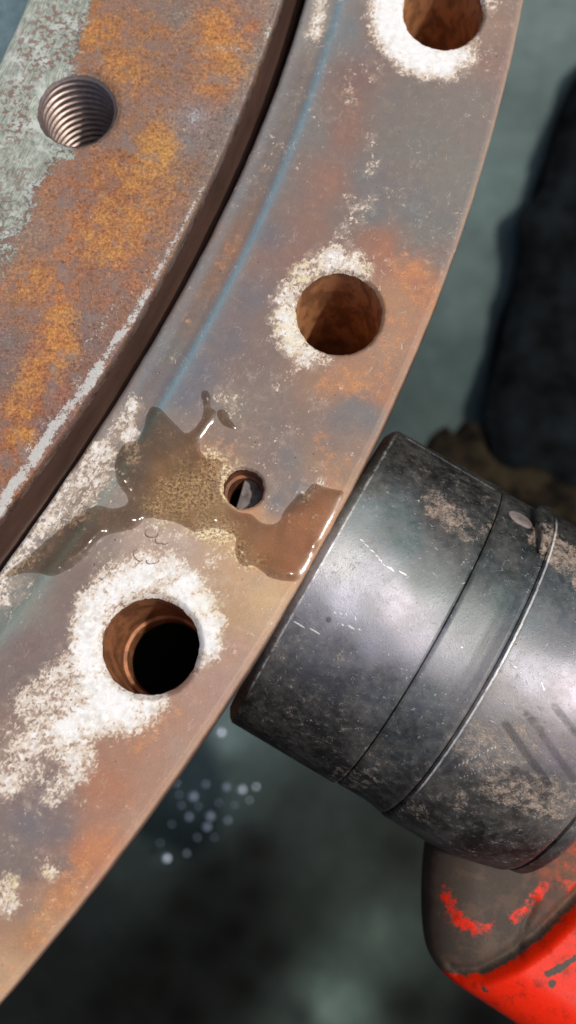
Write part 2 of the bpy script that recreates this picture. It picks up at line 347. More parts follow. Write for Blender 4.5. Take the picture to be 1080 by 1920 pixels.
def mat_water(tint, rough=0.16):
    m = M('murky_rust_water'); P = m.attr('pos', 'Vector')
    tr = m.n.new('ShaderNodeBsdfTransparent'); gl = m.n.new('ShaderNodeBsdfGlossy'); mx = m.n.new('ShaderNodeMixShader')
    fr = m.n.new('ShaderNodeLayerWeight'); fr.inputs[0].default_value = 0.5; ff = m.add(m.mul(m.math('POWER', fr.outputs['Facing'], 4.0), 0.9), 0.06)
    tc = m.mix(m.step(m.noise(P, 2.0, 4), .35, .65), tint, tuple(min(1, t * 1.12) for t in tint))
    tc = m.mix(m.attr('depth'), (.80, .76, .72, 1), tc); m.put(tr.inputs[0], tc); gl.inputs['Roughness'].default_value = rough
    m.put(mx.inputs[0], ff); m.put(mx.inputs[1], tr.outputs[0]); m.put(mx.inputs[2], gl.outputs[0])
    m.t.links.new(mx.outputs[0], m.n['Material Output'].inputs[0]); return m.m

MP, MI, MB, MT, MS, MK_, MR = mat_plate(), mat_inner(), mat_bore(), mat_thread(), mat_seal(), mat_black(), mat_red()
MWATER = mat_water((0.66, 0.585, 0.50))

# ------------------------------------------------------------------ the two rings (one common centre)
CEN = np.array([-3822.5, 2110.4])
S_OUT = [(982,0),(960,100),(935,215),(902,320),(852,475),(820,565),(785,645),(745,730),(710,815),(670,895),(632,960),(592,1035),(540,1128),(480,1240),(415,1335),(338,1437),(200,1625),(115,1735),(0,1880)]
G_OUT = [(575,0),(540,120),(500,218),(450,325),(385,475),(300,615),(200,780),(90,955),(0,1070)]
G_IN = [(527,0),(480,135),(418,280),(322,478),(245,620),(150,762),(10,955)]
STEP = [(640,0),(600,120),(565,210),(540,290),(500,400),(465,480),(410,570),(350,665),(305,745),(200,920),(100,1075),(0,1185)]
def rfun(pts, deg=3):
    P = xy(pts) - CEN; th = np.arctan2(P[:, 1], P[:, 0]); r = np.hypot(*P.T); k = np.polyfit(th + 0.45, r, deg); a, b = th.min(), th.max()
    return lambda t: np.polyval(k, np.clip(t, a, b) + 0.45)
RS, RGO, RGI, RST = rfun(S_OUT, 4), rfun(G_OUT), rfun(G_IN), rfun(STEP)
RLE = lambda t: 3418 + 0 * t
TH0, TH1 = math.radians(-60), math.radians(5)
def arc(rf, off, n=900):
    t = np.linspace(TH0, TH1, n); r = rf(t) + off + 2.4 * (VN(5)(t * 42000, t * 0 + off * 100 + 500, 260, 4) - .5); return CEN + np.stack([r * np.cos(t), r * np.sin(t)], 1)
def polar(V):
    d = V[:, :2] - CEN; return np.hypot(*d.T), np.arctan2(d[:, 1], d[:, 0])
def ring_points(rin, rout, step, th0=TH0, th1=TH1, keep=None):
    t = np.arange(th0, th1, step / 4200.0); pts = []
    for i, a in enumerate(t):
        r0, r1 = rin(np.array([a]))[0], rout(np.array([a]))[0]; n = int((r1 - r0) / step)
        rr = np.linspace(r0 + step * .6, r1 - step * .6, n) + (step / 2 if i % 2 else 0) * .8
        pts.append(CEN + np.stack([rr * math.cos(a), rr * math.sin(a)], 1))
    return np.concatenate(pts)
def dense_points(rin, rout, holes, fine, coarse):
    A = ring_points(rin, rout, fine); px = to_px(np.c_[A, np.zeros(len(A))])
    vis = (px[:, 0] > -60) & (px[:, 0] < 1140) & (px[:, 1] > -80) & (px[:, 1] < 2000); A = A[vis]
    B = ring_points(rin, rout, coarse); px = to_px(np.c_[B, np.zeros(len(B))])
    out = ~((px[:, 0] > -50) & (px[:, 0] < 1130) & (px[:, 1] > -70) & (px[:, 1] < 1990)); P = np.concatenate([A, B[out]])
    r, t = polar(P); ok = (r > rin(t) + fine * .5) & (r < rout(t) - fine * .5)
    for c, rx, ry in holes: ok &= np.hypot((P[:, 0] - c[0]) / (rx + fine * .7), (P[:, 1] - c[1]) / (ry + fine * .7)) > 1
    P = P[ok]; return P + rng.normal(0, fine * .06, P.shape)
def hole_geo(cx, cy, rx, ry):                # traced rim to a near-round hole on the plate
    c = at(cx, cy)[:2]; wx = (at(cx + rx, cy)[0] - at(cx - rx, cy)[0]) / 2; wy = (at(cx, cy - ry)[1] - at(cx, cy + ry)[1]) / 2
    m_ = (wx + wy) / 2; return c, (wx + m_) / 2, (wy + m_) / 2
def circ(c, rx, ry, n, k=0.0):
    a = np.linspace(0, 2 * math.pi, n, endpoint=False); k = k + .5 * np.sin(5 * a + c[0]) + .5 * np.sin(13 * a + c[1]) + .45 * np.sin(23 * a) + .35 * np.sin(37 * a + 1); return np.stack([c[0] + (rx + k) * np.cos(a), c[1] + (ry + k) * np.sin(a)], 1)

H_TOP, H_MID, H_LOW, H_SMALL = hole_geo(831, 19, 72, 73), hole_geo(636, 586, 80, 78), hole_geo(281, 1211, 92, 91), hole_geo(457, 916, 38, 37)
HOLES = [H_TOP, H_MID, H_LOW, H_SMALL]
THICK = 560.0
# off-frame repeats of the bolt holes along the ring
def z_outer(V):
    r, t = polar(V); d = r - RST(t)
    z = -5 * (1 - smooth(d, -22, 4)) - 6 * smooth(-d, 12, 80)
    return z
BASE_O = [(600,30,150,146,138),(655,60,118,124,128),(665,150,130,104,98),(700,60,132,112,106),(740,200,124,117,113),(648,250,140,106,94),(620,340,146,108,94),(590,250,122,117,116),(550,210,126,120,116),(720,280,120,117,114),
 (800,250,121,120,115),(880,200,130,120,116),(930,100,144,118,108),(915,60,150,128,114),(860,330,124,122,117),(780,400,112,118,120),(700,400,112,116,119),(690,340,114,114,118),(820,430,114,118,118),(640,420,124,110,106),(600,430,140,108,96),(560,480,138,106,96),(575,540,130,106,98),(520,330,122,113,110),
 (480,400,134,110,98),(440,470,148,112,90),(455,430,140,110,94),(430,380,116,116,116),(395,520,140,110,92),(370,500,118,116,116),(345,600,128,112,104),(310,640,118,116,114),(500,440,112,106,114),(470,560,112,107,114),(430,640,112,106,113),(380,700,108,108,119),(340,740,108,108,120),(520,600,126,106,100),(480,680,124,106,102),
 (760,470,132,113,106),(720,470,168,110,80),(700,450,150,106,86),(800,540,172,114,82),(775,510,188,124,80),(830,480,128,112,106),(790,440,116,116,114),(760,600,172,126,94),(770,680,164,124,98),(730,640,166,130,104),(740,560,176,128,92),(660,720,180,128,84),(620,720,170,122,88),(590,690,150,118,96),(720,740,168,116,84),(690,780,116,113,116),
 (640,790,116,110,112),(660,760,112,112,116),(620,830,134,112,102),(600,860,150,118,94),(560,790,132,110,100),(500,740,130,114,106),(460,700,126,110,106),(540,860,118,113,114),(520,800,124,110,106),(560,920,116,112,114),(520,940,116,112,114),(640,880,158,124,98),(680,840,142,118,104),(500,860,130,110,102),
 (420,830,134,112,102),(440,760,130,122,112),(500,620,128,108,102),(310,800,132,122,116),(250,880,128,124,122),(230,960,140,130,124),(180,1000,132,120,114),(310,900,178,148,104),(340,940,190,164,112),(400,860,170,128,88),(390,950,196,176,130),(570,980,206,148,98),(600,960,206,142,88),(500,1030,210,158,104),(560,1050,204,140,90),(620,930,190,140,100),(450,1010,200,160,112),(470,960,190,140,96),
 (120,1020,130,122,116),(60,1050,128,124,120),(330,1020,182,158,146),(260,1010,172,150,138),(130,1130,124,106,103),(60,1210,121,101,100),(20,1150,126,134,130),(40,1110,128,132,128),(150,1090,124,106,102),(40,1260,120,104,102),(100,1230,124,108,106),(440,1150,182,148,108),(430,1230,176,138,118),(500,1120,206,170,122),(480,1085,190,156,118),(520,1160,190,156,124),(420,1290,168,134,120),(370,1330,168,132,116),
 (330,1350,170,128,104),(300,1400,166,124,102),(240,1420,164,118,92),(220,1500,168,116,88),(200,1470,170,112,80),(180,1590,190,120,72),(150,1610,184,114,66),(100,1480,118,108,110),(60,1550,112,105,112),(110,1560,116,104,106),(120,1620,128,106,100),(40,1620,120,106,104),(40,1700,150,118,98),(60,1760,172,124,84),(20,1820,188,150,112),(130,1680,182,122,74),(280,1450,166,126,102),(330,1400,168,136,118),(450,1250,172,140,122),(90,1740,178,136,96),(0,1600,122,108,106),(250,1530,170,130,106),(1100,-50,140,118,108),(-60,1900,150,120,100)]
WH_O = []
def annulus(cx, cy, table, r_in):            # table: (degrees clockwise from right, outer radius, strength)
    for a, ro, s in table:
        a = math.radians(a); rm = (r_in + ro) / 2; WH_O.append((cx + rm * math.cos(a), cy + rm * math.sin(a), (ro - r_in) / 2 + 16, s))
annulus(832, 20, [(50,100,.5),(70,130,.85),(90,138,1.0),(110,140,1.05),(130,142,1.05),(150,146,1.1),(165,146,1.1),(180,146,1.1),(195,146,1.1),(215,146,1.0),(-25,108,.6),(-10,106,.62)], 50)
annulus(636, 586, [(90,100,.22),(112,118,.6),(130,134,.78),(145,134,.85),(160,134,.88),(175,132,.88),(190,130,.82),(205,130,.7),(222,128,.66),(240,128,.72),(255,130,.78),(268,132,.85),(285,124,.85),(300,112,.74),(318,106,.42)], 66)
annulus(281, 1209, [(a, r, s) for a, r, s in [(0,142,.95),(15,118,.8),(35,108,.45),(80,130,.75),(97,160,.95),(112,190,1.0),(128,190,1.0),(145,175,1.0),(162,165,1.0),(180,158,1.0),(197,160,.98),(215,168,.95),(232,175,.92),(250,180,.9),(268,188,.92),(285,190,.9),(302,178,.95),(320,160,1.0),(340,150,1.0)]], 76)
WH_O += [(200,1335,66,.95,130,1365),(130,1310,56,.74,50,1400),(115,1400,60,.74,150,1420),(40,1400,60,.60,10,1450),(60,1440,55,.62,0,1480),(140,1450,44,.66,100,1490),(60,1500,50,.45),(30,1350,50,.46),(10,1470,50,.7),(150,1240,70,.68,60,1330),(180,1160,60,.6,230,1090),(95,1300,50,.6),
 (10,1380,50,.5,10,1440),(150,1500,36,.4),(70,1530,26,.42),(130,1540,30,.36),(20,1570,30,.42),(90,1640,34,.62),(20,1660,46,.58,10,1700),(0,1690,40,.6),(50,1650,40,.36),(330,1020,70,.5,280,1000),(400,1050,50,.48,410,1120),(400,1160,40,.5),
 (690,290,22,.42,700,260),(700,310,26,.46,690,330),(655,370,30,.44,670,400),(640,440,36,.46,690,385),(650,470,44,.5),(650,330,10,.36,640,400),(670,440,20,.36),(720,130,20,.42,700,150),(655,165,24,.42,660,190),(910,215,12,.36),(820,240,14,.3),(880,245,12,.36),(920,95,12,.4),
 (440,765,44,.46,420,745),(520,820,40,.38,540,810),(480,700,38,.36,450,690),(590,755,30,.45,600,760),(560,810,22,.42),(600,870,18,.4,555,925),(655,850,16,.36),(570,935,24,.55,600,905),(540,980,20,.4),(500,730,50,.33,540,700),(390,770,26,.4),(640,730,18,.35),(690,690,14,.32),(350,900,60,.40,370,960),(380,985,24,.5,430,985),
 (600,0,26,.72,590,60),(580,60,22,.55),(610,90,16,.4),
 (250,755,30,.6,200,830),(195,840,46,.70,120,925),(235,790,34,.62,250,860),(120,925,46,.72,50,1010),(200,890,40,.6,150,960),(60,1005,40,.72,5,1070),(100,1000,34,.5,20,1080),(10,1090,34,.58,0,1120),(100,990,30,.5),(20,1130,36,.45,50,1090),(270,740,20,.36),(320,650,14,.34),(350,600,10,.33)]
CREAM = [(560,500,60,.9),(550,620,60,.7),(690,510,40,.8),(720,600,40,.7),(400,1130,60,.5),(90,1640,30,1),(20,1650,50,.9),(350,920,90,.8),(600,860,30,.8),(420,770,30,.5)]
RUST_O = [(760,500,60,.55,800,560),(740,620,60,.5,700,700),(620,720,60,.5,690,720),(600,820,26,.5,625,885),(660,870,40,.4),(590,960,70,.5,520,1040),(380,900,70,.45,420,860),(560,490,40,.35),(240,1480,50,.4,160,1640),(150,1620,40,.6,60,1760),(260,1390,40,.6,300,1350),(330,1330,30,.5),(660,180,34,.45,665,220),(440,450,24,.4,350,600),(620,340,40,.3,560,430),(480,1060,30,.5),(400,1010,40,.3),(900,70,40,.3),(140,1500,24,.45),(20,1840,50,.4)]
SED = [(340,930,75,1.0,400,900),(300,950,50,.8),(380,985,45,.9,430,1000),(440,1020,34,.6,480,1050),(350,860,40,.6)]
VNW = VN(31)
def outer_attrs(V):
    r, t = polar(V); Q = to_px(np.c_[V[:, :2], np.zeros(len(V))])
    base = field(Q, BASE_O, 3.4, .14) * .76 * np.array([1.02, 1.0, .96]); d = r - RST(t)
    k = (dabs(Q, [(560,930,90,.0)]))[:, None]
    k = (0.85 * np.exp(-(d / 7.5) ** 2) * smooth(Q[:, 1], 2000, 900) + 0.35 * np.exp(-((d - 6) / 14) ** 2))[:, None].clip(0, 1)
    base = base * (1 - k) + (lin((100, 120, 130)) * smooth(Q[:, 1], 900, 700)[:, None] + lin((112, 122, 116)) * smooth(Q[:, 1], 700, 900)[:, None]) * k
    k = (0.5 * np.exp(-((d + 62) / 12) ** 2))[:, None]; base = base * (1 - k) + lin((122, 126, 130)) * k
    e = (smooth(RS(t) - r, 9, 1) * 0.5)[:, None]; base = base * (1 - e) + lin((196, 168, 146)) * e
    k = (smooth(V[:, 2] if V.shape[1] > 2 else 0 * r, -8, -40) * smooth(r, 4100, 4300))[:, None]; base = base * (1 - k) + lin((104, 70, 60)) * k
    return dict(c_base=base, sed=dabs(Q, SED, .1, 1.2), white=np.maximum(dabs(Q, WH_O, 0.15, 1.25), .30 * smooth(VNW(Q[:, 0] + 900, Q[:, 1] + 900, 170, 4), .38, .68)), cream=dabs(Q, CREAM), rust=dabs(Q, RUST_O), pol=np.stack([t * 42, r / 100, 0 * r], 1))
outer_ring = thing('outer_bearing_ring', 'rust stained flat steel ring with smooth bolt holes, pressed against the black cylinder', 'bearing ring', (*at(540, 700)[:2], -THICK))
ORG = np.array([*at(540, 700)[:2], -THICK])
loop = ccw(np.concatenate([arc(RGO, 3), arc(RS, -11)[::-1]]))
CH = [7, 7, 11, 5]
hl = [circ(c, rx, ry, 84 if rx > 60 else 48, k) for (c, rx, ry), k in zip(HOLES, CH)]
pts = dense_points(lambda t: RGO(t) + 3, lambda t: RS(t) - 11, [(c, rx + k, ry + k) for (c, rx, ry), k in zip(HOLES, CH)], 4.0, 60)
V, Fc, lp = cdt(loop, hl, pts)
V3 = np.c_[V, z_outer(V)]
idx = lp[0]; LL = V[idx]; z0 = z_outer(LL)
V3, Fc, last = skirt(V3, Fc, idx, LL, [(3, z0 - 1.0), (8, z0 - 5), (11, z0 - 12), (12, z0 - 26), (12, -92.0), (6, -100.0), (-60, -108.0), (-60, -THICK)])
for k, (c, rx, ry) in enumerate(HOLES):
    hi = lp[k + 1]; zz = z_outer(V[hi]).mean()
    V3, Fc, _ = skirt(V3, Fc, hi[::-1], V[hi][::-1], [(1.2, zz - .8), (CH[k] * .55, zz - CH[k] * .5), (CH[k], zz - CH[k] * 1.15)])
body = mesh('ring_body', V3, Fc, MP, outer_ring, outer_attrs(V3), org=ORG, sharp=40)

def bore(c, rx, ry, depth, parent, org, mat, tone=(1, 1, 1), seg=72, ledge=None, jag=0.0, top=-8.2):
    a = np.linspace(0, 2 * math.pi, seg, endpoint=False); rows = []
    prof = [(0, top), (0.6, top - 8), (0.6, -depth * .25), (0.6, -depth * .5), (0.6, -depth * .72)]
    if ledge: prof += [(0.6, -ledge[0]), (-ledge[1], -ledge[0] - 3), (-ledge[1] - 1, -depth)]
    else: prof += [(0.6, -depth)]
    for o_, z in prof:
        j = jag * np.sin(a * 5 + 1) + jag * .6 * np.sin(a * 11 + 2) if z < -THICK * .3 else 0
        rows.append(np.stack([c[0] + (rx + o_ + j) * np.cos(a), c[1] + (ry + o_ + j) * np.sin(a), np.full(seg, z)], 1))
    V = np.concatenate(rows); Fc = []
    for r_ in range(len(prof) - 1):
        for k in range(seg):
            k2 = (k + 1) % seg; Fc.append((r_ * seg + k, r_ * seg + k2, (r_ + 1) * seg + k2, (r_ + 1) * seg + k))
    return mesh('bore', V, Fc, mat, parent, dict(c_base=np.tile(np.array(tone, float), (len(V), 1))), org=org, sharp=40)
bore(*H_TOP, THICK, outer_ring, ORG, MB, (1.35, 1.3, 1.25))
bore(*H_MID, THICK, outer_ring, ORG, MB, (1.35, 1.3, 1.25))
bore(*H_LOW, 330, outer_ring, ORG, MB, (1.0, .85, .8), ledge=(262, 6), top=-12.9)
bore(*H_SMALL, 120, outer_ring, ORG, MB, (.62, .5, .5), seg=48, ledge=(46, 5), jag=0)

# ---- inner ring
H_THR = hole_geo(143, 203, 74, 69)
BASE_I = [(180,60,170,112,56),(230,120,168,112,60),(300,60,160,108,66),(340,100,150,110,84),(400,60,184,116,54),(470,40,176,110,60),(480,20,150,128,112),(420,100,186,120,56),(300,150,150,106,72),(260,180,164,108,62),(340,170,150,110,86),(400,170,170,108,60),(450,130,170,118,80),(460,120,120,116,112),
 (300,280,196,146,60),(290,250,170,120,66),(360,220,150,150,158),(350,260,128,120,120),(400,260,124,112,104),(430,220,124,114,108),(370,320,132,106,88),(250,290,150,92,52),(200,320,166,106,58),(230,360,150,90,54),(160,370,158,100,64),(260,420,176,112,60),(200,440,178,116,66),(140,440,176,112,60),(320,380,164,112,74),(340,340,150,110,80),(300,440,150,108,80),
 (240,500,168,110,72),(180,520,150,100,76),(220,560,150,104,80),(120,560,182,112,54),(60,520,176,116,62),(40,600,150,108,84),(20,640,112,106,110),(20,700,112,106,108),(60,690,170,98,44),(100,620,186,116,52),(120,650,184,110,48),(60,760,160,92,50),(40,820,172,104,44),(110,740,150,98,76),(140,690,126,96,90),(90,800,116,94,92),(30,880,150,98,66),(150,600,120,102,100),(170,640,124,100,94),
 (0,560,176,116,66),(0,480,140,120,104),(60,440,150,124,104),(200,250,140,112,96),(230,210,146,112,90),(330,30,132,122,110),(260,240,158,112,72),(-60,700,150,100,70),(-60,300,150,140,120),(500,-60,160,120,80)]
GR = [(20,250,120,1.1,90,0),(20,120,100,1.1,80,20),(60,180,80,1.1,20,330),(110,40,52,1.1,125,20),(140,10,36,1.0),(0,330,100,1.1,40,300),(30,380,60,.85),(80,270,60,.95,110,290),(0,420,60,.8,30,400),(90,120,60,1.1),(130,90,40,.8),(10,470,50,.55),(70,400,60,.52),(100,340,50,.55),(0,500,50,.45),(-60,300,150,1.1)]
SPOT = [(80,110,70,1.0,110,40),(70,60,40,.9,50,100),(40,180,60,1.0,30,230),(20,250,50,.8),(20,340,80,.7,60,380),(120,130,50,.9),(20,420,60,.8)]
WH_I = [(525,-20,16,.55,505,60),(505,50,16,.5,490,100),(480,130,12,.45,470,150),(410,285,8,.5,390,330),(380,350,9,.66,330,450),(330,445,14,.74,290,520),(280,540,18,.75,230,625),(225,625,20,.85,190,680),(185,690,26,.95,150,740),(145,715,34,.6),(150,740,24,.95,100,800),(95,810,26,1.0,50,880),(50,880,26,1.0,0,940),(10,940,30,1.0),(135,685,36,.42,230,560),(260,550,30,.42,300,480),(40,860,40,.45,90,790),
 (455,40,16,.42),(450,90,18,.48,410,90),(255,20,14,.42),(370,200,34,.44,350,250),(320,290,20,.36,330,270),(260,18,14,.45),(140,735,20,.5),(85,760,16,.38),(15,500,20,.38),(460,85,12,.5),(120,133,20,.52,150,130),(5,960,30,1.0)]
YR = [(300,270,60,1.0,280,310),(400,60,70,.8,440,110),(230,130,70,.7),(200,450,90,.8,260,380),(120,600,50,1.0,110,680),(60,700,50,1.0,40,760),(180,60,60,.6),(40,820,40,.9),(290,330,70,.6,220,340),(400,150,60,.6),(60,530,60,.7)]
def inner_attrs(V):
    r, t = polar(V); Q = to_px(np.c_[V[:, :2], np.zeros(len(V))]); vn = VN(3)
    base = field(Q, BASE_I, 3.0, .12) * .95
    e = (smooth(RGI(t) - r, 34, 12) * .55 * smooth(Q[:, 1], 900, 100))[:, None]; base = base * (1 - e) + lin((134, 134, 128)) * e
    g = dabs(Q, GR, .2, 1.15) * smooth(Q[:, 0] + Q[:, 1] * .30, 245, 150)
    rh = np.hypot(Q[:, 0] - 143, Q[:, 1] - 203); g = np.maximum(g, .75 * smooth(rh, 108, 92) * smooth(Q[:, 0], 165, 120))
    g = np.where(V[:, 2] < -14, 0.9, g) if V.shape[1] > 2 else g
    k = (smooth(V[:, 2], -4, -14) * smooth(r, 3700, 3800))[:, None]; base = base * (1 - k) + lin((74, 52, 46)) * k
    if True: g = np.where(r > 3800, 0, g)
    return dict(c_base=base, green=g, white=dabs(Q, WH_I, .05, .85) * (1 - .9 * k[:, 0]), rust=dabs(Q, YR), spots=dabs(Q, SPOT) * (rh > 86), pol=np.stack([t * 42, r / 100, 0 * r], 1))
OI = np.array([*at(180, 500)[:2], -THICK])
inner_ring = thing('inner_bearing_ring', 'orange rusted steel ring with pale green paint and a threaded hole', 'bearing ring', OI)
loop = ccw(np.concatenate([arc(RLE, 3), arc(RGI, -4)[::-1]]))
c, rx, ry = H_THR
pts = dense_points(lambda t: RLE(t) + 3, lambda t: RGI(t) - 4, [(c, rx + 12, ry + 12)], 4.6, 60)
vn = VN(11)
def z_inner(V): # slight scabby relief of the rust
    return 2.6 * (vn(V[:, 0] + 9000, V[:, 1] + 9000, 60, 4) - .5)
V, Fc, lp = cdt(loop, [circ(c, rx, ry, 96, 12)], pts)
zi = z_inner(V); zi[lp[1]] = 0; zi[lp[0]] = 0; V3 = np.c_[V, zi]
idx = lp[0]; LL = V[idx]
V3, Fc, last = skirt(V3, Fc, idx, LL, [(3, -2.0), (4, -7.0), (5, -20.0), (5, -THICK)])
hi = lp[1]; n1 = len(V3)
V3, Fc, _ = skirt(V3, Fc, hi[::-1], V[hi][::-1], [(2, -1.0), (12, -9.0)])
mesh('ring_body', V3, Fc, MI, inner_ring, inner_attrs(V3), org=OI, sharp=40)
# chamfer and thread, a real helix cut
seg = 96; pitch = 20.0; turns = 17; per = 10
rows = []; prof = [(-0.2, -8.7), (-5, -15)]
for o_, z in prof: rows.append([(c[0] + (rx + o_) * math.cos(a), c[1] + (ry + o_) * math.sin(a), z) for a in np.linspace(0, 2 * math.pi, seg, endpoint=False)])
nz = turns * per
for i in range(nz + 1):
    row = []
    for k in range(seg):
        a = 2 * math.pi * k / seg; f = (i / per + a / (2 * math.pi)) % 1.0
        tri = abs(f * 2 - 1); dpt = min(1, max(0, (tri - .30) / .60)); o_ = -8 + 12.0 * (1 - dpt) * min(1, (i + 1) / 6)
        row.append((c[0] + (rx + o_) * math.cos(a), c[1] + (ry + o_) * math.sin(a), -16 - i * pitch / per))
    rows.append(row)
V = np.array(rows).reshape(-1, 3); Fc = []
for r_ in range(len(rows) - 1):
    for k in range(seg):
        k2 = (k + 1) % seg; Fc.append((r_ * seg + k, r_ * seg + k2, (r_ + 1) * seg + k2, (r_ + 1) * seg + k))
mesh('thread', V, Fc, MT, inner_ring, org=OI)

# ---- rubber seal between the rings
def strip(rows_fn, n=700):
    t = np.linspace(TH0, TH1, n); rows = rows_fn(t); V = []
    for r, z in rows: V.append(np.stack([CEN[0] + r * np.cos(t), CEN[1] + r * np.sin(t), z + 0 * t], 1))
    m_ = len(rows); V = np.concatenate(V); Fc = []
    for j in range(m_ - 1):
        for k in range(n - 1): Fc.append((j * n + k, (j + 1) * n + k, (j + 1) * n + k + 1, j * n + k + 1))
    return V, Fc
def seal_rows(t):
    a, b = RGI(t) + 2, RGO(t) - 11; w_ = b - a
    pr = [(0, -30), (.16, -62), (.30, -84), (.40, -90), (.50, -92), (.58, -120), (.66, -230), (.97, -420), (.99, -450)]
    return [(a + w_ * f, z) for f, z in pr]
V, Fc = strip(seal_rows); r, t = polar(V)
OS = np.array([*at(300, 500)[:2], -260])
tag(mesh('rubber_seal', V, Fc, MS, None, dict(pol=np.stack([t * 42, r / 100, 0 * r], 1)), org=OS), 'dark brown rubber seal strip sunk in the gap between the two steel rings', 'seal')

# ---- machine base seen beyond the inner ring
MBASE = mat_cloth('blue_grey_painted_steel', (72, 92, 100), (92, 112, 118), .5, 2.0)
V, Fc = strip(lambda t: [(RLE(t) - 900, -60), (RLE(t) - 30, -60), (RLE(t) - 8, -64), (RLE(t) - 2, -90)], 200)
tag(mesh('machine_base', V, Fc, MBASE, None, org=(*at(0, 0)[:2], -90)), 'blue grey painted steel surface beyond the green edge of the inner ring', 'machine base')
# added black flange under both rings to keep the hole bottoms dark
MFL = mat_cloth('hole_darkening_black', (14, 13, 12), (30, 27, 24), .6, 2.0)
V, Fc = strip(lambda t: [(RLE(t) + 20, -640), (RLE(t) + 20, -THICK - 3), (RS(t) - 90, -THICK - 3.0), (RS(t) - 90, -640)], 300)
tag(mesh('added_dark_backing', V, Fc, MFL, None, org=(*at(300, 700)[:2], -640)), 'added black flange under both rings, seen through the lowest bolt hole', 'backing')
# grey pin in the small hole
def poly_prism(name, pts, z0, z1, mat, parent=None, org=(0, 0, 0), bev=2.0, attrs=None):
    L = ccw(pts); n = len(L); V = [(*p, z1) for p in loop_out(L, -bev)] + [(*p, z1 - bev) for p in L] + [(*p, z0) for p in L]
    Fc = [tuple(range(n))] + [(j * n + k, (j + 1) * n + k, (j + 1) * n + (k + 1) % n, j * n + (k + 1) % n) for j in range(2) for k in range(n)]
    return mesh(name, V, Fc, mat, parent, attrs, smoothf=False, org=org)
MPIN = mat_cloth('grey_pin_steel', (72, 68, 68), (118, 110, 108), .45, 6.0)
pinp = xy([(441,957),(458,900),(500,888),(510,985),(452,985)], -60)
tag(poly_prism('steel_pin', pinp, -118, -60, MPIN, org=(*pinp.mean(0), -118)), 'small grey steel pin end down inside the smallest hole', 'pin')

# ------------------------------------------------------------------ puddle of rusty water
PUD = [(283,762),(300,765),(322,788),(346,811),(360,807),(372,795),(380,778),(381,758),(377,742),(380,733),(390,733),(395,745),(395,762),(404,772),(400,790),(388,806),(376,826),(376,846),(390,859),(408,862),(418,870),(414,893),(415,926),(432,950),(450,961),(470,964),(488,979),(510,983),(526,974),(534,955),(558,928),(570,924),(589,907),(613,915),(643,922),(640,940),(618,985),(594,1030),(570,1075),(556,1089),(536,1089),(507,1083),(486,1066),(478,1061),(456,1061),(444,1048),(440,1030),(442,1010),(430,1000),(405,990),(382,994),(364,997),(348,989),(325,978),(300,974),(276,971),(262,984),(250,992),(228,996),(200,1004),(182,1016),(170,1035),(155,1048),(140,1061),(118,1073),(95,1080),(70,1074),(45,1073),(14,1080),(8,1074),(24,1060),(60,1034),(100,1000),(130,975),(160,956),(185,948),(208,953),(228,950),(238,943),(238,929),(228,917),(218,897),(214,873),(222,844),(236,828),(255,826),(266,812),(271,795),(275,777)]
def puddle(name, L, org, h, wd, fine, label, cat='puddle'):
    L = ccw(catmull(xy(L), 5)); q_ = VN(77); L = L + 3.2 * np.stack([q_(L[:, 0] + 3000, L[:, 1] + 3000, 16, 3) - .5, q_(L[:, 0] + 7000, L[:, 1] + 3000, 16, 3) - .5], 1); lo, hi_ = L.min(0), L.max(0)
    gx, gy = np.meshgrid(np.arange(lo[0], hi_[0], fine), np.arange(lo[1], hi_[1], fine)); P = np.stack([gx.ravel(), gy.ravel()], 1) + rng.normal(0, fine * .08, (gx.size, 2))
    P = P[inside(P, L)]; P = P[seg_dist(P, L, True) > fine * .5]
    c, rx, ry = H_SMALL; hl_ = []
    V, Fc, lp = cdt(L, [], P)
    d = seg_dist(V, L, True); z = z_outer(V) + 0.5 + h * (1 - np.exp(-d / wd)) + .5 * (vn(V[:, 0] + 5000, V[:, 1] + 5000, 70, 2) - .5) * smooth(d, 0, 20)
    Q = to_px(np.c_[V, 0 * z]); bulge = dabs(Q, [(225,888,14,1.3),(230,902,14,1.4),(237,918,14,1.4),(243,934,13,1.3),(222,872,10,.9),(345,812,9,1),(384,757,8,.9),(262,975,9,.9),(455,1055,10,1),(470,1060,9,1),(575,925,9,.8),(520,975,8,.8),(320,972,9,.8),(150,1045,10,.9),(110,1066,10,.9),(60,1045,10,.8),(500,1064,26,1.4,540,1078),(190,998,14,1,166,1020),(160,1028,12,.8,120,1058),(247,975,14,1),(590,1025,20,.6),(388,745,9,.8),(352,808,9,.9),(448,1035,10,.9),(486,982,8,.7),(400,975,10,.6),(40,1050,12,.8,70,1030)], 0, 1)
    z += 4.2 * bulge * smooth(d, 0, 12)
    z[lp[0]] = z_outer(V[lp[0]]) + 0.3
    return tag(mesh(name, np.c_[V, z], Fc, MWATER, None, dict(depth=smooth(d, -4, 9)), org=org), label, cat)
puddle('water_puddle', PUD, (*at(400, 950)[:2], 0), 3.4, 9.0, 3.6, 'shiny brown water puddle spread around the smallest hole on the outer ring')
puddle('water_puddle', [(406,772),(416,767),(427,772),(430,784),(440,797),(442,804),(428,802),(418,796),(410,786)], (*at(424, 785)[:2], 0), 3.0, 3.0, 2.6, 'tiny droplet of brown water just off the upper finger of the big puddle', 'droplet')

